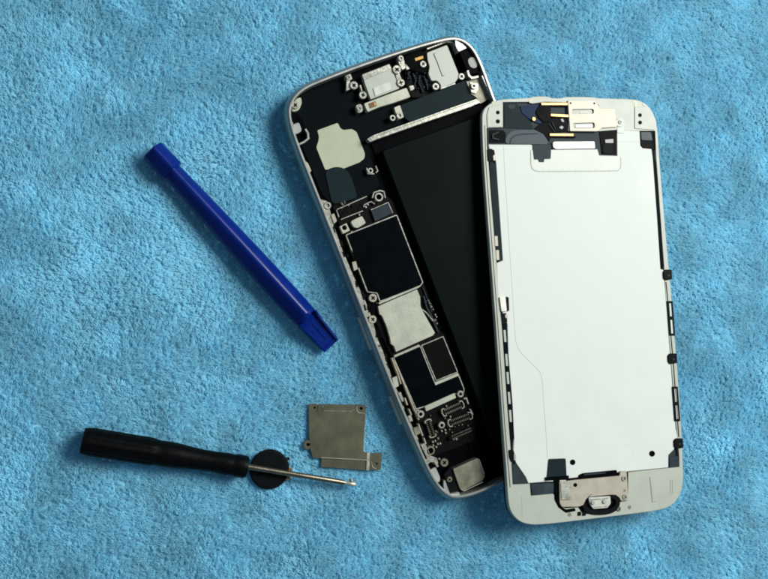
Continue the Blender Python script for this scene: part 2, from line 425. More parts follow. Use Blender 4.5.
o = MB().line(SH.P([(360.2, 85), (362, 91)], 5), .5, 3, 5.0).build('spring_hook', 'nickel', phone)
sp('bracket_tab', [(356, 105), (361.5, 103.5), (363.5, 111), (358.5, 113.5), (356, 109)], 3, 5.0, 'nickel', .8)
boss(SH, phone, 359.5, 108.5, 2.6, 5.3)
sp('bracket_tab', [(397, 57), (402, 55), (404.5, 61), (406, 68), (402.5, 70), (399, 64)], 3, 5.0, 'nickel', .4)
boss(SH, phone, 401, 58.2, 3, 5.4)
sp('bracket_arm', [(395, 73), (399.5, 73), (403.5, 84), (400, 87), (397, 80)], 3, 4.9, 'nickel', .4)
screw(SH, phone, 397, 69.5, 4.6, 5.5); screw(SH, phone, 401, 82.6, 4.2, 5.5, ang=0)
# top middle right: black flex clutter, speaker plate
sp('flex_bed', [(404, 58), (418, 51), (427, 51), (430, 66), (432, 80), (440, 92), (424, 97), (412, 98), (406, 84)], 2.6, 3.6, 'board_black', .6)
cm = sp('camera_cover', [(404.5, 56.5), (418, 50.6), (424, 51), (427, 55), (429.5, 64), (428, 71), (422, 73), (411, 70), (406, 64)], 3, 5.0, 'black', .6)
sp('gold_contact', [(414.7, 58.2), (423, 55.6), (423.6, 58.4), (415.6, 61)], 5.0, 5.12, 'gold', 0, .03, parent=cm)
screw(SH, phone, 423.3, 64, 3.6, 5.5)
mb = MB()
for i in range(34):
    px, py = rr.uniform(407, 428), rr.uniform(70, 96)
    if py > 97-(px-407)*.25: continue
    s_ = rr.uniform(.4, 1.3); an = rr.uniform(0, 3)
    q = [(px+s_*math.cos(an+k)*1.2, py+s_*math.sin(an+k)*.8) for k in (0, 1.57, 3.14, 4.71)]
    mb.prism(SH.P(q, 4.2), 3.5, 4.2+rr.random()*.4, b=.03)
mb.build('solder_point', 'graphite', phone)['kind'] = 'stuff'
for q in ([(409, 86), (413.5, 85), (414.5, 89), (411, 91)], [(405.5, 64), (409, 63), (410.5, 68.5), (406.5, 70)]):
    sp('clip', q, 3.5, 4.9, 'nickel', .3)
for q in ([(413, 73), (416, 80), (414, 88)], [(420, 75), (419, 83), (423, 91)], [(424, 76), (427, 84), (428, 90)], [(408, 73), (411, 79)]):
    MB().line(rnd(SH.P(q, 4.4), 0), .35, 3.5, 4.4).build('flex_cable', 'graphite', phone)
spk = sp('speaker_plate', [(426.9, 52.7), (447, 44.8), (458, 72), (459.5, 76.5), (455, 82.5), (440.5, 88.5), (441, 85), (437, 80.5), (431.5, 81), (428.4, 73.8), (429.6, 66.7), (427.6, 59.7)], 3, 5.2, 'grey_metal', .5)
MB().line(SH.P([(434.5, 53), (438, 61), (443.5, 76)], 5.3), .95, 5.1, 5.42, b=.25).build('pressed_rib', 'grey_metal', spk)
MB().line(SH.P([(440.5, 89), (455, 83.6)], 5), .35, 4, 5.3).build('plate_lip', 'nickel', spk)
screw(SH, phone, 435.9, 86.4, 3.7, 5.6)
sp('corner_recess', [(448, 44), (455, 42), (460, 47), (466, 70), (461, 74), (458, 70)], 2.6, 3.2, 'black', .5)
MB().line(rnd(SH.P([(427, 49), (446, 41.8), (452, 42), (455.5, 47), (457.5, 53)], 5.2), 0), .4, 3, 5.3).build('antenna_wire', 'nickel', phone)
sp('frame_corner', [(455, 39.5), (463, 44), (467, 48), (458.5, 52), (455.5, 46)], 2.6, 6.3, 'rim_silver', .4)
cp = sp('corner_plastic', [(459, 50.5), (467, 46.5), (473, 52), (480, 68), (480, 72), (469, 75), (465, 66)], 2.6, 5.6, 'black', .8, label='black corner plastic with a pale grey oval pad')
sp('antenna_pad', [(467.5, 60), (470.5, 57), (474.5, 57.5), (477.5, 63), (477, 67.5), (473, 68.5), (469.5, 66)], 5.6, 5.9, 'pale_grey', .8, parent=cp)
MB().line(SH.P([(467.6, 70.5), (469, 75.5), (472, 78), (478.5, 76.5)], 5.8), .7, 3, 5.9).build('spring_hook', 'nickel', phone)
screw(SH, phone, 461.7, 76.4, 3.5, 5.5)
sp('side_bracket', [(466, 81), (480, 78), (484, 85), (491, 98), (480, 104), (477, 98), (471, 94)], 2.6, 4.6, 'dull_metal', .4)
sp('bracket_tab', [(470, 82), (478, 83), (479, 90), (476, 94), (471, 92)], 4.4, 5.0, 'nickel', .4)
screw(SH, phone, 474, 85.9, 3.3, 5.6)
MB().line(SH.P([(481.5, 76), (492, 100)], 5.6), .45, 3, 6.2).build('inner_rail', 'rim_silver', phone)
# slate band + battery
sp('slate_band', [(400, 105.5), (430, 94), (455, 84.5), (467, 79), (472, 95), (476, 98), (410, 122), (405, 118)], 3, 4.3, 'slate', .3)
sp('bracket_tab', [(394, 107.5), (400, 105), (404, 117), (398, 120)], 3, 4.8, 'cream_metal', .3)
boss(SH, phone, 399.7, 115.6, 3.4, 5.2); boss(SH, phone, 392.8, 117.8, 3.2, 5.2)
tr = [(370, 142), (367, 139), (373, 135.2), (420, 118.6), (477, 98.6), (480.5, 102.5), (470, 107), (420, 124), (376, 139.5)]
sp('battery_tray_edge', tr, 2.6, 5.6, 'nickel', .3)
MB().line(SH.P([(376, 136), (477, 100.2)], 5.7), .2, 5.5, 5.7, b=.02).build('tray_groove', 'dull_metal', phone)
bat = [(381.5, 150.5), (483, 114), (600, 400), (602, 408), (500, 446), (494, 443)]
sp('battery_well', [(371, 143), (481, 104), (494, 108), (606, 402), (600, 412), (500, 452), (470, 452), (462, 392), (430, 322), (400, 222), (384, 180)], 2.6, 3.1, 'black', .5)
sp('battery', bat, 3.1, 5.6, 'battery_black', 1.0, .35)
# logic board
bd = sp('logic_board', [(332, 206), (366, 194), (377, 190), (392, 200), (398, 214), (424, 282), (438, 330), (446, 335), (466, 392), (474, 418), (476, 440), (446, 452), (430, 458), (416, 420), (392, 358), (364, 296), (344, 236)], 2.6, 3.3, 'board_black', .5)
def bp(*a, **k): return sp(*a, parent=bd, **k)
bp('chip', [(338, 210.5), (366, 198), (370, 205), (364, 209.5), (342, 219)], 3.3, 3.9, 'board_black', .2)
mb = MB()
for q in ([(337, 209.5), (367, 196.2)], [(341, 219.5), (350, 215.8), (363, 210.8)], [(336.6, 210), (339, 217)], [(364, 205), (371, 201.5), (375, 204)]): mb.line(SH.P(q, 4.2), .28, 3.3, 4.2)
mb.build('shield_fence', 'nickel', bd)
o = bp('shield_can', [(350.6, 222), (353, 220), (362, 215.8), (366, 223), (358, 228), (354, 227.5)], 3.3, 4.9, 'cream_metal', .5)
o = bp('corner_bracket', [(339.5, 226.5), (346.5, 223), (350, 230.5), (343, 234)], 3.3, 4.8, 'cream_metal', .15, holes=[[(344.6+2.5*math.cos(k*.6), 227.6+2.5*math.sin(k*.6)) for k in range(10)]])
bp('chip', [(371, 210.5), (388, 203.2), (392.6, 213), (375, 221.6)], 3.3, 4.1, 'graphite', .15, label='dark slate rectangular chip')
MB().line(SH.P([(371, 209.8), (388.2, 202.4), (392.9, 213)], 4.2), .25, 3.3, 4.2).build('shield_fence', 'nickel', bd)
boss(SH, phone, 327.8, 205.5, 3.7, 5.6); boss(SH, phone, 370.6, 170.6, 3, 4.6)
MB().line(SH.P([(366.5, 168), (368, 174), (374, 174)], 4), .3, 3, 4.4).build('spring_hook', 'nickel', phone)
MB().line(SH.P([(375.5, 166), (377.5, 171), (375.5, 173)], 4), .3, 3, 4.4).build('spring_hook', 'nickel', phone)
boss(SH, phone, 379, 197, 4.6, 5.2, hole=.6)
MB().line(SH.P([(372.5, 198), (374, 192.5), (380, 190.5), (384, 191.5), (385.5, 198)], 4.8), .35, 3, 4.8).build('spring_hook', 'nickel', phone)
def can(pts, m, fence='nickel', fw=.3, zz=4.4, skip=False, r=.4, label=None):
    q = rnd(ccw(SH.P(pts, zz)), r)
    o = MB().prism(inset(q, .1), 3.3, zz, b=.08).build('shield_can' , m, bd)
    if label: o['label'] = label
    if not skip: MB().line(q, fw, 3.3, zz+.12, closed=True).build('shield_fence', fence, bd)
    return o
can([(346, 235), (396.6, 215), (422.7, 282.5), (420, 286), (380, 301.5), (377, 293), (367.5, 292)], 'chip_navy', label='large near-black square chip')
MB().line(SH.P([(379, 303.5), (419, 286.6)], 4.8), .55, 3.3, 4.8).build('shield_fence', 'cream_metal', bd)
bp('shield_can', [(378, 306.5), (383, 304), (417, 289.3), (420.3, 297), (420.6, 306), (423, 311.5), (435, 332.8), (433, 335.5), (396, 352), (394, 346), (391, 344), (390, 338), (386, 325), (382, 316), (379.5, 314)], 3.3, 4.6, 'cream_metal', .15, label='pale square shield can')
can([(393.4, 357.5), (420, 346), (434.8, 383), (457.8, 373.4), (464, 389), (463.5, 392.5), (456, 393.5), (424.5, 406.5), (416, 409)], 'chip_navy', r=.25, label='near-black L-shaped chip')
MB().line(SH.P([(394.5, 356.3), (419.5, 345.3)], 4.8), .55, 3.3, 4.8).build('shield_fence', 'cream_metal', bd)
can([(421.5, 345.5), (443, 336.5), (457.5, 372), (436, 380.5)], 'chip_brown', fw=.25, zz=4.2, r=.15, label='dark brown chip beside the L-shaped one')
MB().line(SH.P([(435, 384), (458.5, 374.3)], 4.8), .9, 3.3, 4.75).build('shield_fence', 'cream_metal', bd)
bp('foam_bar', [(424.7, 406.4), (454.4, 393), (456.2, 397.8), (426.3, 411.4)], 3.3, 4.8, 'cream_metal', .15, .05)
MB().line(SH.P([(424, 296), (427, 307), (433, 319), (438, 331)], 4.2), .5, 3.3, 4.1).build('flex_cable', 'graphite', bd)
MB().line(SH.P([(422.5, 309.5), (427, 313), (433.5, 321)], 4.6), .3, 3.3, 4.5).build('spring_hook', 'nickel', bd)
mb = MB()
for q in ([(423, 287), (428, 300), (424, 303)], [(428, 300), (432, 312)], [(436, 326), (439, 333)]):
    mb.line(SH.P(q, 4), .3, 3.3, 3.9)
mb.build('trace', 'graphite', bd)
screw(SH, phone, 373, 298, 4.3, 5.5, 'steel'); screw(SH, phone, 372.7, 319.4, 4.1, 5.5, 'steel')
boss(SH, phone, 460.6, 394, 3.6, 5.2); boss(SH, phone, 420.8, 414.2, 3.9, 5.2); boss(SH, phone, 441.9, 425.2, 3.6, 5.2)
screw(SH, phone, 444.5, 462.7, 4.3, 5.2, 'dull_metal')
cx, cy = SH.U(430.8, 450.6, 5.2)
MB().prism(circ(cx, cy, 4.6*PX), 3, 5.2, [circ(cx, cy, 2.9*PX)], .1, floor=3.2).build('screw_post', 'dull_metal', phone)
def conn(px, py, ln, w, ang, slots=11, cap=True, m='nickel'):
    """board-to-board connector: black body, two rows of pins, end brackets"""
    z = 4.4; cx, cy = SH.U(px, py, z)
    a = SH.U(px+math.cos(ang)*ln/2, py+math.sin(ang)*ln/2, z); d = Vector((a[0]-cx, a[1]-cy)); hl = d.length; d.normalize(); nn = Vector((-d.y, d.x)); hw = w*PX/2
    R = lambda u, v: tuple(Vector((cx, cy))+d*u+nn*v)
    o = MB().prism(rnd([R(-hl, -hw), R(hl, -hw), R(hl, hw), R(-hl, hw)], .35), 3.3, 4.2, b=.08).build('connector', 'board_black', bd)
    mb = MB()
    for i in range(slots):
        u = -hl*.72+1.44*hl*i/(slots-1)
        for s_ in (-1, 1):
            mb.prism([R(u-.1, s_*hw*.3), R(u+.1, s_*hw*.3), R(u+.1, s_*hw*.85), R(u-.1, s_*hw*.85)], 4.1, 4.36, b=.02)
    mb.build('contact_pin', 'dull_metal', o)
    if cap:
        for s_ in (-1, 1):
            MB().line([R(s_*hl*.72, -hw), R(s_*hl*.95, -hw*.9), R(s_*hl*1.02, 0), R(s_*hl*.95, hw*.9), R(s_*hl*.72, hw)], .28, 3.3, 4.5).build('end_clip', 'steel', o)
    return o
conn(453, 408.5, 23, 8, -.42); conn(460.3, 419.4, 25, 7.5, -.36); conn(430.5, 428.5, 18, 7, 1.25, 8)
conn(461.7, 433.5, 27, 5, -.4, 13, False)
mb = MB()
for q in ([(464, 399), (466.5, 398), (468.5, 404)], [(470, 409), (473, 414.5)], [(451, 394), (456, 391)], [(416, 411), (419, 410)]): mb.line(SH.P(q, 4.4), .35, 3.3, 4.4)
mb.build('shield_fence', 'grey_metal', bd)
sm = [(442, 431), (445.5, 430), (446, 433), (433, 442), (435.5, 441), (438, 444), (436.5, 447), (440.5, 443.5), (433.5, 445.5), (439.5, 459), (352, 232), (364, 206), (368, 204.5), (372, 202), (366, 207), (375, 201.5)]
for px, py in sm:
    a = SH.U(px, py, 4); MB().prism([(a[0]-.22, a[1]-.3), (a[0]+.22, a[1]-.3), (a[0]+.22, a[1]+.3), (a[0]-.22, a[1]+.3)], 3.3, 4.0, b=.05).build('capacitor', 'nickel', bd)
mb = MB()
for i in range(70):
    t = rr.random(); px, py = rr.choice([(rr.uniform(340, 366), rr.uniform(200, 216)), (423+t*15+rr.uniform(0, 4), 288+t*40), (rr.uniform(426, 470), rr.uniform(400, 440)), (352+t*62+rr.uniform(0, 5), 242+t*160)])
    a = SH.U(px, py, 4); s_ = rr.uniform(.1, .28)
    mb.prism([(a[0]-s_, a[1]-s_*1.3), (a[0]+s_, a[1]-s_*1.3), (a[0]+s_, a[1]+s_*1.3), (a[0]-s_, a[1]+s_*1.3)], 3.3, 3.9, b=.03)
mb.build('solder_point', 'dull_metal', bd)['kind'] = 'stuff'
# bright strips left of the lower board
for q in ([(392, 358), (398, 374), (401, 384)], [(405, 398), (407.5, 405)], [(409, 409), (411.5, 415)], [(418.5, 424), (423, 436)], [(424, 438), (426, 444)], [(394.5, 360), (415, 411)], [(415.6, 411), (419, 420)]):
    MB().line(SH.P(q, 4.9), .4, 3.0, 4.9).build('grounding_strip', 'steel', phone)
for q in ([(398, 393), (401, 392), (404, 401), (402, 402)], [(408, 416), (411, 415), (413, 421), (410, 422)]):
    sp('grounding_pad', q, 3, 5.5, 'nickel', .2)
# bottom
sp('lower_ledge', [(418, 446), (425, 443), (431, 456), (437, 458), (438.5, 464), (436, 466), (430, 461), (424, 462)], 2.6, 5.2, 'ledge_metal', .4)
MB().line(rnd(SH.P([(426.5, 464), (430, 461), (435, 461), (438, 467)], 5.8), 0), .7, 2.6, 5.8).build('spring_hook', 'nickel', phone)
ab = sp('antenna_block', [(425.5, 465), (432, 463), (437, 470), (444, 483), (444, 489), (440, 490.5), (433, 484), (428, 474)], 2.6, 5.0, 'black', .8)
sp('antenna_pad', [(430, 470), (435.5, 467), (440, 477), (440, 481.5), (436, 483), (432.5, 477)], 5.0, 5.6, 'pale_grey', .5, parent=ab)
sp('frame_corner', [(441, 491), (444, 489), (443.5, 481), (445, 480), (450, 494), (459, 492), (460, 495), (452, 497.5)], 2.6, 5.9, 'rim_silver', .3)
sp('speaker_module', [(444, 474), (451, 466), (455, 480), (460, 491), (450, 495), (446, 484)], 2.6, 4.6, 'rubber_black', .5)
screw(SH, phone, 449.7, 479.5, 2.8, 5.0, 'dull_metal')
vm = sp('vibration_motor', [(453, 469), (477.3, 458), (479, 460), (485, 476), (482.8, 480.5), (463, 490.5), (460, 489)], 2.6, 5.2, 'dull_metal', .3)
MB().line(SH.P([(461, 489), (464, 491), (483, 482)], 5.4), .3, 4.8, 5.4).build('motor_edge', 'nickel', vm)
MB().line(SH.P([(479, 459), (484.5, 474)], 5.4), .25, 4.8, 5.35).build('motor_edge', 'nickel', vm)

# ================================================================== SCREEN PANEL
ta, tb_ = .06, .03; th = .05473
Ry = np.array([[math.cos(ta), 0, math.sin(ta)], [0, 1, 0], [-math.sin(ta), 0, math.cos(ta)]])
Rx = np.array([[1, 0, 0], [0, math.cos(tb_), math.sin(tb_)], [0, -math.sin(tb_), math.cos(tb_)]])
DS = Frame((65.341, -4.357, 9.0), rotz(th) @ Rx @ Ry)
panel = thing('screen_panel', 'white framed phone screen lying face down, metal back plate up, across the opened body', 'phone screen', DS)
outline = [(481.8, 121), (482.3, 113), (485, 107.5), (491.9, 102.2), (501, 99), (529.4, 98), (533, 96.4), (548, 96), (552, 98.2), (561, 98.2), (565, 96.6), (594, 96.8), (597, 98.2), (630, 98.8), (641, 100.6), (649, 106), (655, 116), (657.7, 127),
           (659.5, 160), (666.8, 244.7), (671.7, 297), (679, 387), (682, 435), (683.3, 470), (683.3, 483), (680.3, 495.5), (673, 504.8), (662.6, 509.8), (638, 513.3), (600, 518), (576, 520.9), (550, 524), (531.5, 525.2), (519.4, 522), (511, 513), (508, 502.5),
           (506.4, 473), (503, 430), (493.9, 300), (483.4, 165)]
OL = smooth_loop(ccw(DS.P(outline, 0)), 2)
def dp(name, pts, z0, z1, m, r=0, b=.05, holes=(), floor=None, parent=None, label=None, h=None):
    h = z1 if h is None else h
    q = DS.P(pts, h)
    if r: q = rnd(ccw(q), r)
    o = MB().prism(q, z0, z1, [DS.P(g, h) for g in holes], b, floor=floor).build(name, m, parent or panel)
    if label: o['label'] = label
    return o
def dl(name, pts, w, z0, z1, m, parent=None, closed=False):
    return MB().line(DS.P(pts, z1), w, z0, z1, closed).build(name, m, parent or panel)
def pxc(x, y, r, n=16, sy=1): return [(x+r*math.cos(2*math.pi*k/n), y+sy*r*math.sin(2*math.pi*k/n)) for k in range(n)]
MB().prism(inset(OL, -.05), -2.3, -1.5, b=.2).build('front_glass', 'black', panel)
MB().prism(inset(OL, .25), -1.5, -.9, b=0).build('backlight_base', 'graphite', panel)
hole = [(503, 102.2), (503, 127.7), (486.8, 128.2), (487, 145), (488.6, 162), (491.4, 200), (496.6, 262), (499, 297), (502.3, 330), (507.3, 405), (510.8, 449), (512.8, 484.3),
        (530, 483.5), (531, 495.5), (553, 493.5), (560, 500), (565, 508), (578, 507), (583, 514), (612, 512), (619, 502), (628, 500), (628, 472), (668, 467.8), (679.3, 466.8), (679, 455), (676.6, 430), (670.4, 353), (665.8, 297), (664.2, 269), (656.3, 160), (655, 131),
        (624, 130.8), (617, 130), (600, 131.3), (568, 131.3), (567.5, 102.6), (545, 102), (532, 103.8), (529, 102)]
fr_ = MB().prism(OL, -1.5, 0, [DS.P(hole, 0)], .18).build('frame', 'frame_plastic', panel)
# frame relief
dl('rim_lip', [(485.5, 125), (486.6, 163), (496.8, 300), (505.8, 430), (510.8, 487)], .28, -.2, .22, 'steel', fr_)
MB().line(DS.P([(652, 476.5), (654.6, 502)], .2), 1.7, -.1, .15, b=.13).build('frame_rib', 'frame_plastic', fr_)
dl('frame_rib', [(670.5, 480), (672.5, 480), (673, 493.5), (671, 494)], .15, -.2, .08, 'frame_plastic', fr_, True)
dl('frame_rib', [(522, 496), (522.5, 518)], .2, -.2, .05, 'frame_plastic', fr_)
dl('frame_rib', [(636, 128), (634.5, 101)], .25, -.2, .06, 'seam', fr_)
for q in ([(632.5, 100.5), (636, 100.5), (637, 107.5), (634.5, 107.5)], [(529, 99.2), (532, 98.6), (532, 103), (529.5, 103)], [(491.6, 101.8), (495, 100.8), (495.5, 104.5), (493, 106)]):
    dp('frame_notch', q, -.2, .06, 'dull_metal', .1, .02, parent=fr_)
dp('corner_block', [(489, 107), (503, 103.5), (503, 127), (487.5, 127.3), (487, 115)], -.3, .25, 'frame_plastic', .3, .08, holes=[pxc(497.8, 112.5, 1.9, 10), pxc(497.8, 121.4, 2.1, 10)], floor=.04, parent=fr_)
dp('corner_block', [(634.8, 107), (646, 106), (653, 116), (655, 130), (634.8, 128.5)], -.3, .22, 'frame_plastic', .3, .08, holes=[pxc(640, 115.2, 1.9, 10), pxc(640.1, 122.5, 1.9, 10)], floor=.04, parent=fr_)
for x, y in ((629.8, 507.3), (569.7, 514.7), (599.5, 105)):
    c = DS.U(x, y, .1); MB().prism(circ(*c, .62 if y > 200 else .35), -.2, .1, b=.05).build('locating_pin', 'dull_metal', fr_)
dp('locating_pin', [(642, 103.8), (644.5, 104), (644.3, 106)], -.1, .12, 'steel', 0, .02, parent=fr_)
# cavity content, top
dp('black_tape', [(503.5, 102.5), (529, 103), (534, 105), (545, 103), (567, 103), (568, 131), (600, 131.6), (616.5, 131), (616.5, 158), (598, 158), (596, 150), (553, 150), (531, 160), (531, 145), (487.6, 145), (487.4, 128.8), (503.5, 128.3)], -.9, -.6, 'graphite', 0, .03)
dp('blue_film', [(520, 106), (537, 104.5), (547, 110), (548, 121), (540, 124), (532, 121), (522, 113)], -.6, -.25, 'flex_blue', .6)
dp('dark_film', [(504, 103.5), (517, 103.5), (523, 113), (531, 122), (534, 129.5), (504.5, 128)], -.6, -.45, 'slate', .5)
dp('dark_film', [(508, 104.5), (516, 104.5), (514, 109.5), (508, 108.5)], -.45, -.38, 'graphite', .8)
dp('front_camera', [(540, 104.5), (549, 104), (551, 108), (551, 122), (544, 122), (539, 118), (536, 112)], -.6, .15, 'black', .6)
cx, cy = DS.U(533.8, 119, 0)
MB().lathe(cx, cy, [(.75, -.5), (.75, 0), (.55, .12), (.3, .05)], 16).build('solder_dot', 'gold', panel, True)
dp('black_flex', [(534, 129), (546, 119), (570, 116), (571, 131), (553, 133), (549, 142), (544, 134)], -.6, -.2, 'black', .4)
dp('clear_loop', [(505, 144), (506, 136), (511, 131), (520, 129.5), (535, 129.5), (548, 127), (548.5, 144.5)], -.6, -.35, 'ribbon', 1.4)
dl('loop_groove', [(510, 144), (511, 139), (515, 135.5), (522, 134), (538, 133.5)], .35, -.4, -.25, 'graphite')
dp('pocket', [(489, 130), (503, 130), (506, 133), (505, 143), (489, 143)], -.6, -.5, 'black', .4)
dl('spring_hook', [(499, 132), (493, 134.5), (493, 138), (499, 139.5)], .45, -.5, -.1, 'graphite')
for (x0, y0, x1, y1) in ((541.5, 103.8, 568, 103.9), (551, 115, 571, 116), (550, 134.6, 573.5, 134.8)):
    o = dl('ribbon_edge', [(x0, y0), (x1, y1)], .75, -.4, .25, 'gold')
    o2 = dl('ribbon_edge', [(x0+1, y0+1.7), (x1+2.5, y1+2.1)], .35, -.4, .1, 'black')
for q in ([(552, 122), (556, 130)], [(549, 124), (555, 132)]): dl('flex_cable', q, .3, -.3, .1, 'graphite')
dp('solder_dot', [(559, 127.5), (561.5, 125.5), (564, 127), (562, 129.5)], -.3, .0, 'pale_grey', .3)
dp('solder_dot', [(560.5, 119), (563, 118.5), (564.5, 122), (562, 122)], -.3, .0, 'pale_grey', .3)
dp('earpiece_base', [(599.5, 131.5), (616, 130.5), (616.5, 154.5), (602, 154)], -.7, -.35, 'black', .4)
dp('sensor', [(605, 139.6), (613.3, 138.8), (613.6, 143), (605.5, 143)], -.35, .05, 'pale_grey', .15)
dp('sensor_cover', [(603, 143.8), (612.5, 143.5), (613, 153.5), (603, 153.8)], -.35, -.15, 'rubber_black', .3)
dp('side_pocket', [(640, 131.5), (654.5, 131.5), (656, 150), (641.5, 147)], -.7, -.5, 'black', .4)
dp('pocket_cover', [(641, 132), (651, 132), (652.5, 140.5), (641.5, 140)], -.5, -.3, 'ribbon', .4)
# upper steel bracket
ub = dp('upper_bracket', [(567.8, 100.3), (594.8, 100.3), (599, 107.8), (614.7, 108.4), (616, 117.5), (617.3, 127), (601.5, 128), (600, 130), (597.5, 131.4), (570, 131.2)], -.1, .45, 'steel', .35, .1,
        holes=[rnd(([(571.8, 109.3), (593.8, 108.9), (593.8, 113.7), (571.8, 114.1)]), 2), rnd([(573, 123.2), (594.6, 122.6), (594.6, 128.2), (573, 128.6)], 2), pxc(570.6, 103.2, .9, 8), pxc(594.2, 103.4, .9, 8)], floor=-.05, label='steel bracket with two long slots')
dp('slot_insert', [(575.5, 124.8), (592.5, 124.3), (592.5, 127.4), (575.5, 127.6)], -.1, .2, 'cream_metal', .3, parent=ub)
dp('slot_insert', [(579.5, 111.8), (588.5, 111.3), (588.5, 113), (579.5, 113.3)], -.1, .1, 'steel', .1, parent=ub)
# back plate: large sheet
plate = [(488.6, 144.4), (531, 144.6), (532.5, 145.5), (532.5, 149.8), (553, 149.6), (597.5, 149.2), (599.3, 155.4), (617.2, 155.8), (617, 131), (624.2, 130.3), (639.7, 130.9), (640.4, 145.6), (642.8, 148.2), (651.6, 149),
         (653, 160), (657, 215), (660.6, 269), (663.5, 270), (665.3, 290), (670, 353), (675.8, 429), (677.8, 437), (674, 449.5), (668.5, 455), (668.4, 467.5), (627.5, 471.6), (566.5, 478.7), (566, 481.5), (546, 481.8), (528.3, 483.2), (525.4, 476.6), (515.9, 462.8), (513.3, 449.9),
         (514, 439), (512.4, 404), (508.2, 355), (507.2, 323.7), (504, 318), (499, 299), (498, 295.6), (496.7, 263), (502.7, 260.5), (496, 163), (494, 150), (489.5, 150)]
pl = dp('back_plate', plate, -.7, -.05, 'white_plate', 0, .12, holes=[pxc(572.6, 462.3, 2.7, 14), pxc(652, 453.7, 2.9, 14)], floor=-.6)
dp('plate_flap', [(531, 150.2), (596.5, 149.9), (599, 156.3), (619.5, 156.8), (620.6, 166), (617.5, 170.4), (600, 170.7), (538, 171.2), (533.5, 169.5), (531.3, 165)], -.05, .0, 'flap_plate', .5, .02, parent=pl, label='faintly outlined upper flap of the plate')
dl('flap_edge', [(530.6, 150), (530.8, 164.5), (532, 168.6), (534.5, 170.8), (539, 171.6), (600, 171.2), (617.5, 170.8), (620.4, 168.3), (621.1, 165), (620.6, 157)], .14, -.08, .035, 'seam', pl)
for i in range(11): dl('flap_tick', [(542+i*6.6, 169.6), (543.2+i*6.6, 169.6)], .14, -.05, .03, 'pale_grey', pl)
dl('plate_seam', [(503.6, 146), (504.4, 167), (508.3, 229), (512.4, 290.8), (513.3, 310), (515.6, 340), (518, 348), (522.7, 354.8), (531, 363), (538.5, 370), (541, 374.5), (542.2, 381), (544.5, 412), (546.6, 440), (547.3, 458)], .13, -.1, -.02, 'seam', pl)
dl('plate_crease', [(573, 449.2), (600, 446.6), (630, 444.6), (633, 448), (634, 458)], .12, -.1, -.035, 'flap_plate', pl)
dp('plate_ear', pxc(620.2, 122.5, 4.4, 18)+[], -.1, .35, 'white_plate', 0, .1, parent=pl)
dl('plate_ear', [(620.3, 124), (620.6, 133)], 2.5, -.1, .12, 'white_plate', pl)
screw(DS, panel, 620.4, 121.9, 2.4, .6, 'steel', base=.2)
dl('plate_step', [(617.5, 141.8), (640, 141.3)], .15, -.1, -.0, 'flap_plate', pl)
bar = dp('connector_bar', [(552.8, 142.2), (555, 141.4), (594.6, 141.2), (595.4, 148.4), (556, 149.2), (553, 147)], -.7, .3, 'port_white', .4, .12)
dp('tape_tab', [(532.4, 145), (551.4, 144.2), (550.8, 158.8), (534, 159.6)], -.3, .1, 'graphite', .4, .05, label='dark tape tab at the top of the plate')
dp('tape_tab', [(538, 159), (544.5, 159), (544, 162.2), (539, 162)], -.3, .12, 'graphite', .3, .05)
dp('tape_tab', [(548.5, 459), (565.8, 458.4), (567, 480), (546.5, 480.5)], -.3, .12, 'slate', .5, .05, label='dark tape tab at the bottom of the plate')
dl('tape_fold', [(546, 479), (569, 477.2)], 1.0, -.4, .5, 'black')
# left hand rail details
dp('side_gasket', [(489.5, 162.4), (496, 163), (503, 260.5), (497.4, 262), (493, 218)], -.7, -.1, 'slate', .2, label='dark gasket strip along the left edge')
dp('side_gasket', [(502.6, 324), (506.6, 323.8), (509, 360), (512.4, 404), (514.4, 439.2), (510, 439.5), (505.4, 368)], -.7, -.05, 'slate_dark', .2)
dp('side_clip', [(487, 149.5), (491.5, 148.5), (494.5, 151), (494.8, 159), (491, 161.5), (488, 161)], -.7, .25, 'rubber_black', .3)
dp('side_clip', [(493, 155.5), (495.4, 154.5), (495.6, 160.5), (493.6, 160.5)], -.3, .35, 'steel', .2)
dp('side_clip', [(499.6, 297), (505.5, 296.3), (507, 311.2), (501.5, 311.6)], -.6, .5, 'port_white', .3, label='bright metal side clip')
dp('side_clip', [(505.8, 296.5), (508.8, 297.3), (509.3, 310.6), (507, 311.6)], -.6, .2, 'rubber_black', .2)
dp('side_clip', [(500.5, 313.5), (506.5, 313), (507.5, 322), (504, 325), (501.5, 322)], -.6, .1, 'rubber_black', .3)
dp('side_clip', [(505, 314.5), (507.5, 314.5), (507.6, 318), (505.3, 318)], -.1, .3, 'steel', .2)
for y0 in (330, 354, 372, 392, 410):
    t = (y0-323)/117; x = 503+t*8.0
    dp('rail_window', [(x, y0), (x+2.2, y0), (x+2.2+.9, y0+12), (x+.9, y0+12)], -.4, .12, 'frame_plastic', .1, .03)
for y0, x in ((236, 494.6), (250, 495.9)):
    dp('rail_window', [(x, y0), (x+3, y0), (x+3.6, y0+10), (x+.6, y0+10)], -.4, .15, 'steel', .15, .03)
dp('side_clip', [(508.8, 450), (513, 449.5), (516, 457), (515.5, 461.5), (511.5, 462), (509.5, 457)], -.7, .3, 'rubber_black', .4)
dp('side_clip', [(513.8, 454), (516.2, 455), (515.8, 461), (514, 460)], -.3, .4, 'pale_grey', .2)
dp('corner_tape', [(512.3, 464.5), (515.5, 463.5), (525, 477), (527.6, 484), (513, 484.6)], -.75, -.2, 'graphite', 0, .03)
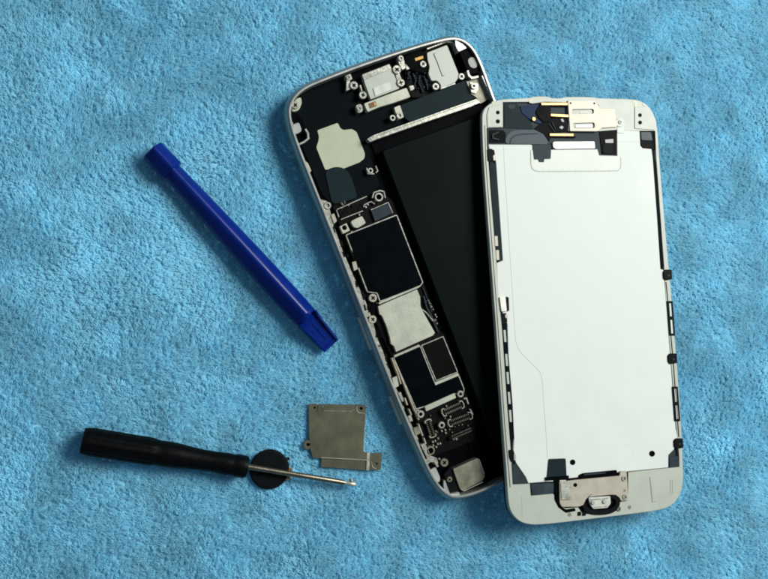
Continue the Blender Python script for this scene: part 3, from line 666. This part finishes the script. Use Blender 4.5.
# right hand rail details
dl('edge_gasket', [(654.2, 161), (658.3, 215), (662.5, 268)], .75, -.7, -.1, 'slate_dark')
dl('edge_gasket', [(666.2, 282), (668, 301), (673.5, 363), (679, 437)], .32, -.5, .12, 'black')
for (x, y, w, h_) in ((664.3, 269.5, 7.6, 10.8), (669, 353.4, 8, 10.6), (675, 438.4, 8, 10.4)):
    o = dp('side_clip', [(x-.6, y+2), (x+1.2, y), (x+w, y), (x+w+.6, y+h_*.9), (x+1.6, y+h_), (x-.4, y+h_-2.5)], -1.2, .45, 'rubber_black', .25, .12, label='black plastic clip on the right edge')
    dp('clip_stud', pxc(x+w*.6, y+h_*.55, 1.2, 8), .4, .55, 'graphite', 0, .03, parent=o)
for (x, y) in ((667.4, 301), (672.6, 386.6)):
    q = lambda u, v: (x+u+v*.0735, y+v)
    dp('hollow_latch', [q(0, 0), q(5.4, 0), q(5.4, 34.5), q(0, 34.5)], -.9, .35, 'rubber_black', .15, .06, holes=[[q(1.5, 2), q(4.2, 2), q(4.2, 15.5), q(1.5, 15.5)], [q(1.5, 18.6), q(4.2, 18.6), q(4.2, 32.6), q(1.5, 32.6)]], floor=.0, label='black latch with two windows on the right edge')
    for a_, b_ in ((2.2, 15.3), (18.8, 32.4)):
        dp('latch_window', [q(1.6, a_), q(4.1, a_), q(4.1, b_), q(1.6, b_)], .0, .1, 'white_plate', 0, .02)
dp('foam_pad', [(669.3, 457), (678.6, 456), (679.4, 466.6), (669.6, 467.4)], -.6, .05, 'graphite', .3)
dl('plate_shadow_gap', [(628, 472.6), (668, 468.6)], .25, -.5, -.02, 'dull_metal')
# bottom: home key assembly
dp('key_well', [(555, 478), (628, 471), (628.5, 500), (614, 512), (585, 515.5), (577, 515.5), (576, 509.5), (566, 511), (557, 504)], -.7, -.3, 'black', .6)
dp('ribbon_cable', [(530.6, 484.5), (554, 483), (553.5, 493.5), (531.5, 495.6)], -.5, .05, 'ribbon', .3, label='grey flat ribbon cable')
dp('ribbon_cover', [(531, 485), (544, 484), (544, 494), (532, 495)], .05, .2, 'graphite', .4)
dp('ribbon_clamp', [(553.4, 480), (560, 480), (561, 503), (563, 507.5), (566, 509.5), (575, 508), (576, 511), (566, 513), (558.5, 507.5), (554.5, 500)], -.4, .1, 'black', .4)
dp('black_cap', [(578.6, 475.2), (583, 473.2), (617, 470), (618.3, 476.5), (578.8, 480)], -.4, .25, 'black', .5, .15)
dl('cap_highlight', [(584, 474.8), (606, 472.8)], .4, .1, .32, 'graphite')
kb = dp('lower_bracket', [(559.5, 481.9), (578.3, 479.7), (619.7, 475.8), (620.3, 471.2), (626.7, 471), (628.8, 500.6), (621, 501), (619.6, 498), (615.8, 495), (611, 494.8), (588.4, 497), (586, 499.5), (583.5, 505), (579, 506.8), (561.9, 507), (559.8, 503)], .1, .65, 'steel', .3, .1,
        holes=[pxc(575.2, 485, 1.9, 12)], floor=.15, label='steel bracket over the home key socket')
dp('raised_pad', [(560.8, 483), (570.6, 482.2), (572, 497.5), (570, 499), (561.5, 499.6)], .65, .85, 'nickel', .3, .06, parent=kb)
dl('fold_line', [(560.5, 500.2), (571.5, 499.6)], .2, .6, .72, 'dull_metal', kb)
screw(DS, kb, 624.4, 478.6, 3, .95, 'nickel', 1.0, base=.5); screw(DS, kb, 625.2, 497, 3, .95, 'nickel', .2, base=.5)
c = DS.U(624.8, 490.5, .7); MB().prism(circ(*c, .35), .6, .75, b=.03).build('rivet', 'dull_metal', kb)
hk = thing_k = MB()
ring = DS.P([(588, 496), (584.5, 502), (585, 508), (590, 512.3), (602, 513), (613, 511), (618, 506), (618.5, 500), (614.5, 495.5)], .4)
MB().line(smooth_loop(ring, 2)[4:-4], 1.5, -.4, .3).build('key_gasket', 'rubber_black', panel)
so = dp('key_socket', [(588.5, 497.5), (610.5, 496), (611, 503.5), (607.5, 508), (593.5, 509.2), (590, 504.5)], -.3, .35, 'port_white', .4, .1, label='white home key socket with two studs')
for x, y in ((593.4, 502.8), (604.9, 501.8)): dp('stud', pxc(x, y, 2.1, 12), .3, .75, 'grey_metal', 0, .1, parent=so)
dl('socket_bar', [(591, 499.6), (608, 498.2)], .4, .3, .6, 'nickel', so)
dl('socket_bar', [(594, 507.2), (607, 506.2)], .3, .3, .5, 'nickel', so)
dl('socket_hook', [(589.5, 496.5), (592, 494.2)], .4, .6, .85, 'nickel', so)
for x in (576.8, 581.5): dp('rubber_foot', [(x+1.2, 512), (x+4.4, 511.8), (x+4.6, 515.6), (x+1.2, 516)], -.3, .25, 'rubber_black', .2)
screw(DS, panel, 619, 509, 2.8, .3, 'dull_metal', base=-.3)

# display presses the pile only near its low edge
cr = [DS.world((x, y, -2.4)) for x, y in inset(OL, .3)]
A = np.c_[[c[0] for c in cr], [c[1] for c in cr], np.ones(len(cr))]; pz = np.linalg.lstsq(A, np.array([c[2] for c in cr]), rcond=None)[0]
FOOT.append(([tuple(c[:2]) for c in cr], lambda X, Y: pz[0]*X+pz[1]*Y+pz[2]-.1))

# ================================================================== BLUE OPENING TOOL
def axis_frame(p0, p1, h):
    a, c = np.array(W.U(*p0, h)), np.array(W.U(*p1, h)); d = c-a; l = np.linalg.norm(d)
    return Frame((a[0], a[1], 0), rotz(math.atan2(d[1], d[0]))), l
TF, TL = axis_frame((152.3, 149.3), (332.5, 346), 3.2)
tool = thing('opening_tool', 'dark blue plastic pry stick with a blunt head and a hollow chisel tip', 'pry tool', TF)
def hexsec(w, h, rr_=.55, zb=0):
    """rounded six sided section (y, z)"""
    p = [(-w/2, h*.56), (-w/2, h*.26), (-w*.12, 0), (w*.12, 0), (w/2, h*.26), (w/2, h*.56), (.03*w, h)]
    return [(y, z+zb) for y, z in rnd(ccw(p), rr_*1.9, 5)]
def loft(secs, m, name, parent, cut=None, smooth=True):
    V, f = [], []; n = len(secs[0][1])
    for x, s in secs:
        for y, z in s:
            if cut: z = min(z, cut(x))
            V.append((x, y, z))
    for k in range(len(secs)-1):
        for i in range(n): f.append((k*n+i, k*n+(i+1) % n, (k+1)*n+(i+1) % n, (k+1)*n+i))
    f.append(list(range(n))[::-1]); f.append([(len(secs)-1)*n+i for i in range(n)])
    f = [q[::-1] for q in f] if False else f
    o = link(name, V, f, m, parent, smooth)
    if smooth:
        md_ = o.modifiers.new('edge', 'EDGE_SPLIT'); md_.split_angle = math.radians(28)
    return o
zb = -.6
HL = 8.3
loft([(0, hexsec(6.3, 6.6, .5, zb+.3)), (.35, hexsec(6.9, 7.2, .6, zb)), (HL-.6, hexsec(7.4, 7.5, .6, zb)), (HL, hexsec(6.9, 6.9, .6, zb+.2))], 'blue_plastic', 'head', tool)
L1 = TL-13.0
secs = [(HL-.2, hexsec(5.5, 5.7, .6, zb+.4))]
for t in (0, .12, .25, .37, .5, .62, .75, .87, 1): secs.append((HL+.5+(L1-HL-.5)*t, hexsec(5.7+1.9*math.sin(t*math.pi*.6), 5.9+1.4*math.sin(t*math.pi*.6), .8, zb+.3*(1-t))))
loft(secs, 'blue_plastic', 'shaft', tool)
cut = lambda x: 6.4-(x-L1)*.95 if x < L1+3 else 3.55-(x-L1-3)*.19
loft([(L1-.1+(TL-L1)*t, hexsec(7.5-1.5*t, 7.1-.8*t, .7, zb)) for t in np.linspace(0, 1, 14)], 'blue_plastic', 'chisel_tip', tool, cut)
mb = MB()
for s_ in (-1, 1):
    V = []
    for t in np.linspace(0.0, 1, 8):
        x = L1+1.2+(TL-L1-1.2)*t; z = cut(x); w = 3.35-.5*t
        V += [(x, s_*w, z-1.2), (x, s_*(w), z+(1.15 if s_ > 0 else .6)*(1-.35*t)), (x, s_*(w-.6), z+(1.25 if s_ > 0 else .7)*(1-.35*t)), (x, s_*(w-.85), z-.4)]
    f = [(4*k+j, 4*k+4+j, 4*k+4+(j+1) % 4, 4*k+(j+1) % 4) for k in range(7) for j in range(4)]+[(0, 1, 2, 3), (31, 30, 29, 28)]
    mb.add(V, f)
x = TL; z = cut(x)
mb.add([(x-1.1, -2.6, z-.3), (x, -2.65, z-1), (x, 2.65, z-1), (x-1.1, 2.6, z-.3), (x-1.1, -2.6, z+.42), (x+.05, -2.65, z+.15), (x+.05, 2.65, z+.15), (x-1.1, 2.6, z+.42)],
       [(0, 1, 2, 3), (4, 7, 6, 5), (0, 4, 5, 1), (1, 5, 6, 2), (2, 6, 7, 3), (3, 7, 4, 0)])
mb.build('tip_border', 'blue_plastic', tool)
MB().line([(L1+3.5, .15), (L1+9, .15)], .35, cut(L1+9)-1, cut(L1+6)-.2, b=.1)
V = [(L1+3.2, -.05, cut(L1+3.2)-.3), (L1+3.2, .3, cut(L1+3.2)-.3), (L1+10, .3, cut(L1+10)-.3), (L1+10, -.05, cut(L1+10)-.3)]
V += [(a, b_, c+.5) for a, b_, c in V]
link('centre_rib', V, [(0, 3, 2, 1), (4, 5, 6, 7), (0, 1, 5, 4), (1, 2, 6, 5), (2, 3, 7, 6), (3, 0, 4, 7)], 'blue_plastic', tool)
FOOT.append(([tuple(TF.world((x, y, 0))[:2]) for x, y in ((0, -2.6), (TL, -2.4), (TL, 2.4), (0, 2.6))], zb-.1))

# ================================================================== SCREWDRIVER
DF, DL_ = axis_frame((85, 440.8), (247, 467.2), 3.0)
drv = thing('screwdriver', 'small screwdriver with a black ribbed handle and thin steel shaft resting on the round button', 'screwdriver', DF)
def tube(stations, m, name, parent, n=24, flat=1.0, ribs=None):
    V, f = [], []
    for x, yc, zc, r in stations:
        for i in range(n):
            a = 2*math.pi*i/n; rad = r*(1+(.035*math.cos(a*12) if ribs and ribs[0] < x < ribs[1] else 0))
            V.append((x, yc+rad*math.cos(a), zc+rad*math.sin(a)*flat))
    for k in range(len(stations)-1):
        for i in range(n): f.append((k*n+i, (k+1)*n+i, (k+1)*n+(i+1) % n, k*n+(i+1) % n))
    f.append(list(range(n))); f.append([(len(stations)-1)*n+i for i in range(n)][::-1])
    o = link(name, V, [q[::-1] for q in f], m, parent, True)
    md_ = o.modifiers.new('edge', 'EDGE_SPLIT'); md_.split_angle = math.radians(40)
    return o
# half widths along the handle, from the photo
def rad_at(t): return float(np.interp(t, [0, .01, .3, .40, .44, .5, .56, .62, .70, .78, .88, .91, .93, .985, 1], [3.75, 3.85, 3.85, 3.85, 3.6, 3.7, 3.6, 3.3, 3.05, 3.0, 3.2, 3.05, 3.3, 3.3, 3.05]))
cz = 3.1
tube([(DL_*t, 0, cz-.2*t, rad_at(t)) for t in np.linspace(0, 1, 60)], 'handle_black', 'handle', drv, 48, ribs=(1.0, DL_*.42))
tube([(x, 0, cz-.05, r) for x, r in ((-.75, 2.2), (-.7, 3.45), (-.5, 3.6), (.2, 3.6))], 'rubber_black', 'swivel_cap', drv, 32)
e0 = DF.U(247, 466.6, 2.9); e1 = DF.U(344.5, 482.6, 2.3); e2 = DF.U(356.5, 484.8, 2.2)
def seg(a, za, b, zb_, rs): return [(a[0]+(b[0]-a[0])*t, a[1]+(b[1]-a[1])*t, za+(zb_-za)*t, r) for t, r in rs]
tube(seg(e0, 2.9, e1, 2.3, [(-.02, .85), (.0, .85), (.5, .8), (.97, .78), (1, .6)]), 'tool_steel', 'shaft', drv, 20)
tube(seg(e1, 2.3, e2, 2.2, [(-.05, .55), (.25, .55), (.4, .75), (.75, .75), (.9, .6), (1, .3)]), 'nickel', 'bit', drv, 12)
k1 = DF.U(351.5, 480.6, 2.6); MB().lathe(k1[0], k1[1], [(.5, 1.6), (.55, 2.6), (.35, 3.0)], 10).build('bit_burr', 'steel', drv, True)
FOOT.append(([tuple(DF.world((x, y, 0))[:2]) for x, y in ((-.5, -2.2), (DL_, -1.8), (DL_, 1.8), (-.5, 2.2))], -.7))

# ================================================================== ROUND BUTTON
c0 = W.U(269.7, 469.6, .9); BF = Frame((c0[0], c0[1], 0), np.eye(3))
btn = thing('round_button', 'round black home button lying under the screwdriver shaft, small gold contacts at its side', 'button', BF)
R_ = 5.9
MB().lathe(0, 0, [(R_-.4, -.5), (R_, -.2), (R_, .55), (R_-.25, .85), (R_-.8, .95), (.5, .9)], 56).build('disc', 'rubber_black', btn)
for (x, y), s_ in (((288.6, 458.6), .5), ((289.8, 470.2), .75), ((290.3, 479), .75)):
    a = BF.U(x, y, .6); l = math.hypot(*a); u = (a[0]/l, a[1]/l); p = (-u[1], u[0])
    q = [(u[0]*(R_-.3)+p[0]*s_*k, u[1]*(R_-.3)+p[1]*s_*k) for k in (-1, 1)]+[(u[0]*(R_+.9)+p[0]*s_*k, u[1]*(R_+.9)+p[1]*s_*k) for k in (1, -1)]
    hc_ = (u[0]*(R_+.45), u[1]*(R_+.45))
    MB().prism(rnd(ccw(q), .3), .15, .5, [circ(*hc_, .28, 10)], .05).build('contact_lug', 'gold' if s_ > .6 else 'graphite', btn)
FOOT.append(([tuple(BF.world((x, y, 0))[:2]) for x, y in circ(0, 0, R_-.4)], -.6))

# ================================================================== SHIELD BRACKET ON THE TOWEL
c0 = W.U(340, 436, .8); QF = Frame((c0[0], c0[1], .35), np.eye(3))
brk = thing('metal_shield', 'olive grey metal shield plate with screw ears lying beside the screwdriver tip', 'metal plate', QF)
def qp(name, pts, z0, z1, m='olive_metal', r=0, b=.06, holes=(), floor=None, parent=None):
    q = QF.P(pts, z1)
    if r: q = rnd(ccw(q), r)
    return MB().prism(q, z0, z1, [QF.P(g, z1) for g in holes], b, floor=floor).build(name, m, parent or brk)
pp = qp('plate', [(308.6, 412.5), (317, 411.5), (318.5, 404.2), (355, 404.6), (356, 411), (359, 413), (365.2, 413.5), (364, 440), (362.9, 450.8), (364.8, 452.4), (367.6, 452.6), (367, 460), (321.5, 457.6), (318.7, 458.6), (312.8, 457.8), (310.2, 449), (309, 437)], .1, .5, r=.25)
qp('plate_rib', [(322.5, 407), (353, 407.4), (353, 410.6), (323, 410.4)], .5, .72, r=.4, b=.12, parent=pp)
MB().line(QF.P([(323.4, 405.8), (322.6, 408.5), (324, 410.8), (352, 411.2), (354.5, 409)], .6), .18, .45, .66).build('rib_edge', 'nickel', pp)
ear = qp('screw_ear', [(308.6, 404), (317.6, 403.6), (317.2, 411.8), (308.8, 412.6)], 0, .34, r=.5, holes=[pxc(314.6, 407.6, 1.1, 10)], floor=.15)
ear = qp('screw_ear', [(355.6, 404.4), (365.8, 404.8), (365.6, 414.2), (359, 413.6), (356.4, 411)], 0, .34, r=.4, holes=[pxc(361.2, 408.4, 1.5, 12)], floor=.05)
MB().line(QF.P([(356.6, 406), (356.6, 410), (358.8, 412.8), (364.6, 413.3)], .6), .25, .2, .56).build('ear_edge', 'nickel', ear)
ear = qp('screw_ear', pxc(307.4, 444.8, 4.1, 20, 1.2), 0, .42, holes=[pxc(308, 444.6, 1.6, 12)], floor=.05)
MB().line(QF.P(pxc(307.8, 444.7, 2.5, 14, 1.15), .5), .14, .3, .5, closed=True).build('ear_edge', 'dull_metal', ear)
fl = qp('lower_flange', [(321.4, 458), (367.6, 461), (367, 470.2), (320.8, 467)], -.25, .2, r=.15)
MB().line(QF.P([(321, 457.6), (367.4, 460.2)], .5), .2, .1, .55).build('flange_fold', 'cream_metal', fl)
tabp = qp('side_tab', [(368.6, 453), (382.2, 453.2), (380.8, 470), (368.2, 470)], -.2, .28, r=.2, holes=[pxc(376.2, 463.8, 1.6, 12)])
V = []
for (x, y, z) in ((366.9, 452.7, .5), (369.8, 452.7, .28), (369, 470.4, .25), (366.2, 470.4, .3)):
    a = QF.U(x, y, z); V.append((a[0], a[1], z+.12))
V += [(a, b_, c-.35) for a, b_, c in V]
link('tab_fold', V, [(0, 3, 2, 1), (4, 5, 6, 7), (0, 1, 5, 4), (1, 2, 6, 5), (2, 3, 7, 6), (3, 0, 4, 7)], 'nickel', brk)
MB().line(QF.P([(371.5, 462), (372.6, 467), (376, 469)], .4), .25, .2, .42).build('ear_edge', 'nickel', tabp)
MB().line(QF.P([(365.3, 414), (363.3, 450.6), (365, 452.2)], .5), .16, .2, .56).build('plate_edge', 'nickel', pp)
FOOT.append(([tuple(QF.world((x, y, 0))[:2]) for x, y in QF.P([(309, 404), (365, 405), (364, 451), (381, 454), (380, 469), (322, 466), (319, 458), (313, 457), (309, 440)], 0)], .05))
FOOT.append(([tuple(QF.world((x, y, 0))[:2]) for x, y in QF.P(pxc(307.4, 444.8, 3.6, 12), 0)], .1))

towel_mesh(); make_pile()

# ================================================================== LIGHT
w = bpy.data.worlds.new('World'); SC.world = w; w.use_nodes = True
w.node_tree.nodes['Background'].inputs[0].default_value = (.62, .82, 1.0, 1); w.node_tree.nodes['Background'].inputs[1].default_value = .17
def lamp(name, loc, size, power, color):
    l = bpy.data.lights.new(name, 'AREA'); l.shape = 'RECTANGLE'; l.size, l.size_y = size; l.energy = power; l.color = color
    o = bpy.data.objects.new(name, l); COL.objects.link(o); o.location = loc
    o.rotation_euler = (Vector((0.02, 0, 0))-Vector(loc)).to_track_quat('-Z', 'Y').to_euler()
    return o
lamp('window_light', (.94, .52, .98), (.70, .66), 33.0, (1.0, .985, .93))

SC.render.engine = 'CYCLES'
SC.view_settings.view_transform = 'Standard'; SC.view_settings.look = 'None'; SC.view_settings.exposure = 0; SC.view_settings.gamma = 1
SC.cycles.max_bounces = 6; SC.cycles.filter_width = 1.9
try: SC.cycles_curves.shape = 'RIBBONS'
except Exception: pass
